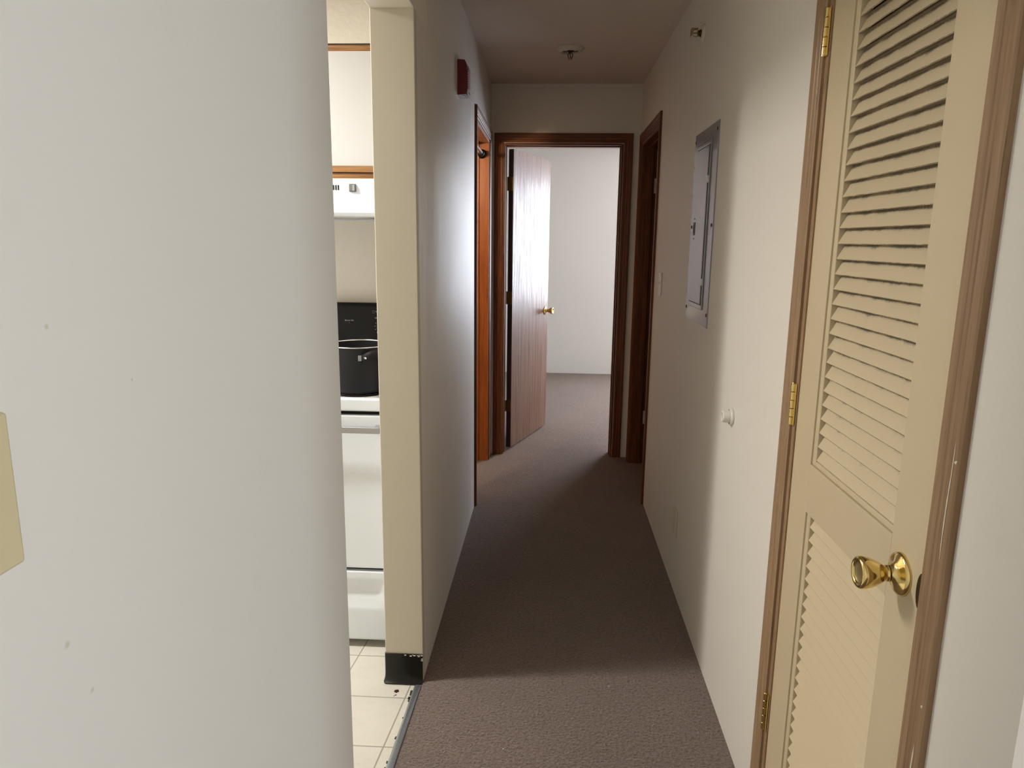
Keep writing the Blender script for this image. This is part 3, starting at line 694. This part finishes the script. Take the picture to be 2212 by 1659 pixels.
for s in (-1, 1):
    bm = bmesh.new(); c = Vector(pp(.106, ha+s*.36, zc-.010)); d = Vector((math.cos(ha+s*.36), math.sin(ha+s*.36), 0)); tt = Vector((-d.y, d.x, 0))
    A = [bm.verts.new(c+tt*a+Vector((0, 0, b))+d*e) for a, b, e in ((-.006, -.0095, 0), (.006, -.0095, 0), (.006, .0095, 0), (-.006, .0095, 0), (-.006, -.0095, .004), (.006, -.0095, .004), (.006, .0095, .004), (-.006, .0095, .004))]
    for f in ((0, 1, 2, 3), (4, 5, 6, 7), (0, 1, 5, 4), (1, 2, 6, 5), (2, 3, 7, 6), (3, 0, 4, 7)): bm.faces.new([A[i] for i in f])
    part(obj('bracket', bm, CHROME, hp, .001), 'steel handle bracket')
    bm = bmesh.new(); c2 = Vector(pp(.126, ha+s*.235, zc-.006)); lathe(bm, [(0, .013), (.003, .0125), (.004, .009), (.004, 0)], c2, (math.cos(ha+s*.1), math.sin(ha+s*.1), 0), 14)
    obj('rivet', bm, STEELRIM, hp, smooth=True)
# range hood
hood = thing('range_hood', 'white range hood under the wall cabinet', 'range hood', ((RX0+RX1)/2, 2.7, 1.52))
bm = bmesh.new()
prism(bm, [(2.600, 1.652), (2.600, 1.590), (2.520, 1.560), (2.494, 1.550), (2.483, 1.541), (2.480, 1.530), (2.486, 1.519), (2.498, 1.515), (2.52, 1.515), (2.52, 1.535), (2.955, 1.535), (2.955, 1.515), (2.975, 1.515), (2.975, 1.652)], 0, RX0, RX1)
part(obj('shell', bm, ENAMEL, hood, .0015), 'white enamel hood shell')
bm = bmesh.new(); box(bm, RX0+.02, RX1-.15, 2.525, 2.94, 1.518, 1.536)
obj('light_lens', bm, HOODU, hood, .004)
boxo('underside_panel', (RX1-.14, RX1-.015, 2.53, 2.94, 1.520, 1.536), HOODU, hood, .002)
bm = bmesh.new()
for k in range(6): x = -.7615-k*.0087; box(bm, x-.0022, x+.0022, 2.5985, 2.602, 1.612, 1.629)
part(obj('vent_slots', bm, BLACKM, hood), 'black vent slots')
bm = bmesh.new(); box(bm, -.722, -.697, 2.594, 2.602, 1.606, 1.633); rs = obj('rocker_switch', bm, GREYSW, hood, .002)
bm = bmesh.new(); prism(bm, [(-.7195, 2.5935), (-.7195, 2.588), (-.7095, 2.5915), (-.7000, 2.586), (-.7000, 2.5935)], 2, 1.6095, 1.6295); obj('rocker', bm, GREYSL, rs)
# wall cabinet over the hood
cb = thing('wall_cabinet', 'white fronted wall cabinet with oak rails above the range hood', 'cabinet', ((RX0+RX1)/2, 2.8, 1.655))
bm = bmesh.new(); box(bm, RX0-.3, RX1+.012, 2.684, 2.975, 1.655, 2.116); part(obj('carcass', bm, CABW, cb, .001), 'oak carcass and face frame')
cdr = boxo('door', (RX0+.01, RX1+.008, 2.668, 2.685, 1.701, 2.091), CABWH, cb, .001)
boxo('pull_rail', (RX0+.01, RX1+.008, 2.660, 2.686, 1.679, 1.7015), CABW, cdr, .0015)
boxo('top_rail', (RX0-.3, RX1+.012, 2.672, 2.686, 2.0915, 2.110), CABW, cb, .0008)
boxo('bottom_rail', (RX0-.3, RX1+.012, 2.670, 2.686, 1.651, 1.676), CABW, cb, .0008)
# kitchen ceiling lamp
kl = thing('ceiling_lamp', 'white strip light on the kitchen ceiling', 'lamp', (-1.9, 1.93, CH))
boxo('housing', (-2.38, -1.22, 1.865, 1.995, 2.37, CH), PLAST, kl, .004)
bm = bmesh.new()
for y in (1.90, 1.96): tube(bm, [(-2.35, y, 2.355), (-1.25, y, 2.355)], .0125, 16)
obj('tube', bm, LAMPG, kl)
# drips and lint
bm = bmesh.new(); n = 16
for c, rr, hh in (((-.472, 2.072), .0075, .0018), ((-.4705, 2.052), .0028, .001), ((-.4745, 2.0465), .0018, .001)):
    V = [bm.verts.new((c[0]+rr*(1+.25*math.sin(3*k)+.1*random.random())*math.cos(k*2*math.pi/n), c[1]+rr*1.15*(1+.2*math.cos(2*k))*math.sin(k*2*math.pi/n), -.0038)) for k in range(n)]
    T = bm.verts.new((c[0], c[1], -.0035+hh))
    for k in range(n): bm.faces.new((V[k], V[(k+1) % n], T))
tag(obj('dried_spill', bm, FOOD, smooth=True), 'small dark red dried spill on the tile beside the pillar', 'spill')
bm = bmesh.new()
for k in range(26):
    y = random.uniform(1.4, 2.09); x = -.4295-random.random()*.002; s = random.uniform(.0008, .0026)
    if k > 19: y = random.uniform(2.03, 2.09); s *= 1.8
    x += .024*(y-1.72); box(bm, x-s, x+s*.6, y-s*1.5, y+s*1.5, -.0045, -.0030)
tag(obj('grime_crumbs', bm, plain('grime', (.03, .025, .02), .8)), 'dark crumbs of grime along the metal strip', 'crumbs', kind='stuff')

for i, (x, y, sz) in enumerate(((.222, 2.139, .0035), (-.356, 2.252, .0022), (-.107, 1.818, .0030))):
    bm = bmesh.new(); lathe(bm, [(0, 0), (sz, .0008), (sz*.8, .002), (0, .0026)], (x, y, .0006), (0, 0, 1), 7)
    bmesh.ops.scale(bm, vec=(1, .5, 1), space=Matrix.Translation((-x, -y, 0)), verts=bm.verts)
    tag(obj('lint_speck', bm, LINT), ('white lint speck on the carpet in the middle of the hallway', 'tiny white lint speck on the carpet close to the left hallway wall', 'pale lint speck on the carpet nearest the metal strip')[i], 'lint', 'lint specks on the carpet')

bm = bmesh.new(); y = 2.9
while y < 3.95:
    L = random.uniform(.05, .22); box(bm, XL, XL+.0022, y, y+L, CH-.0028, CH-.0002); y += L+random.uniform(.01, .07)
struct(obj('trim_7', bm, LINT), 'thin broken line of white caulk where the left hallway wall meets the ceiling', 'caulk line')
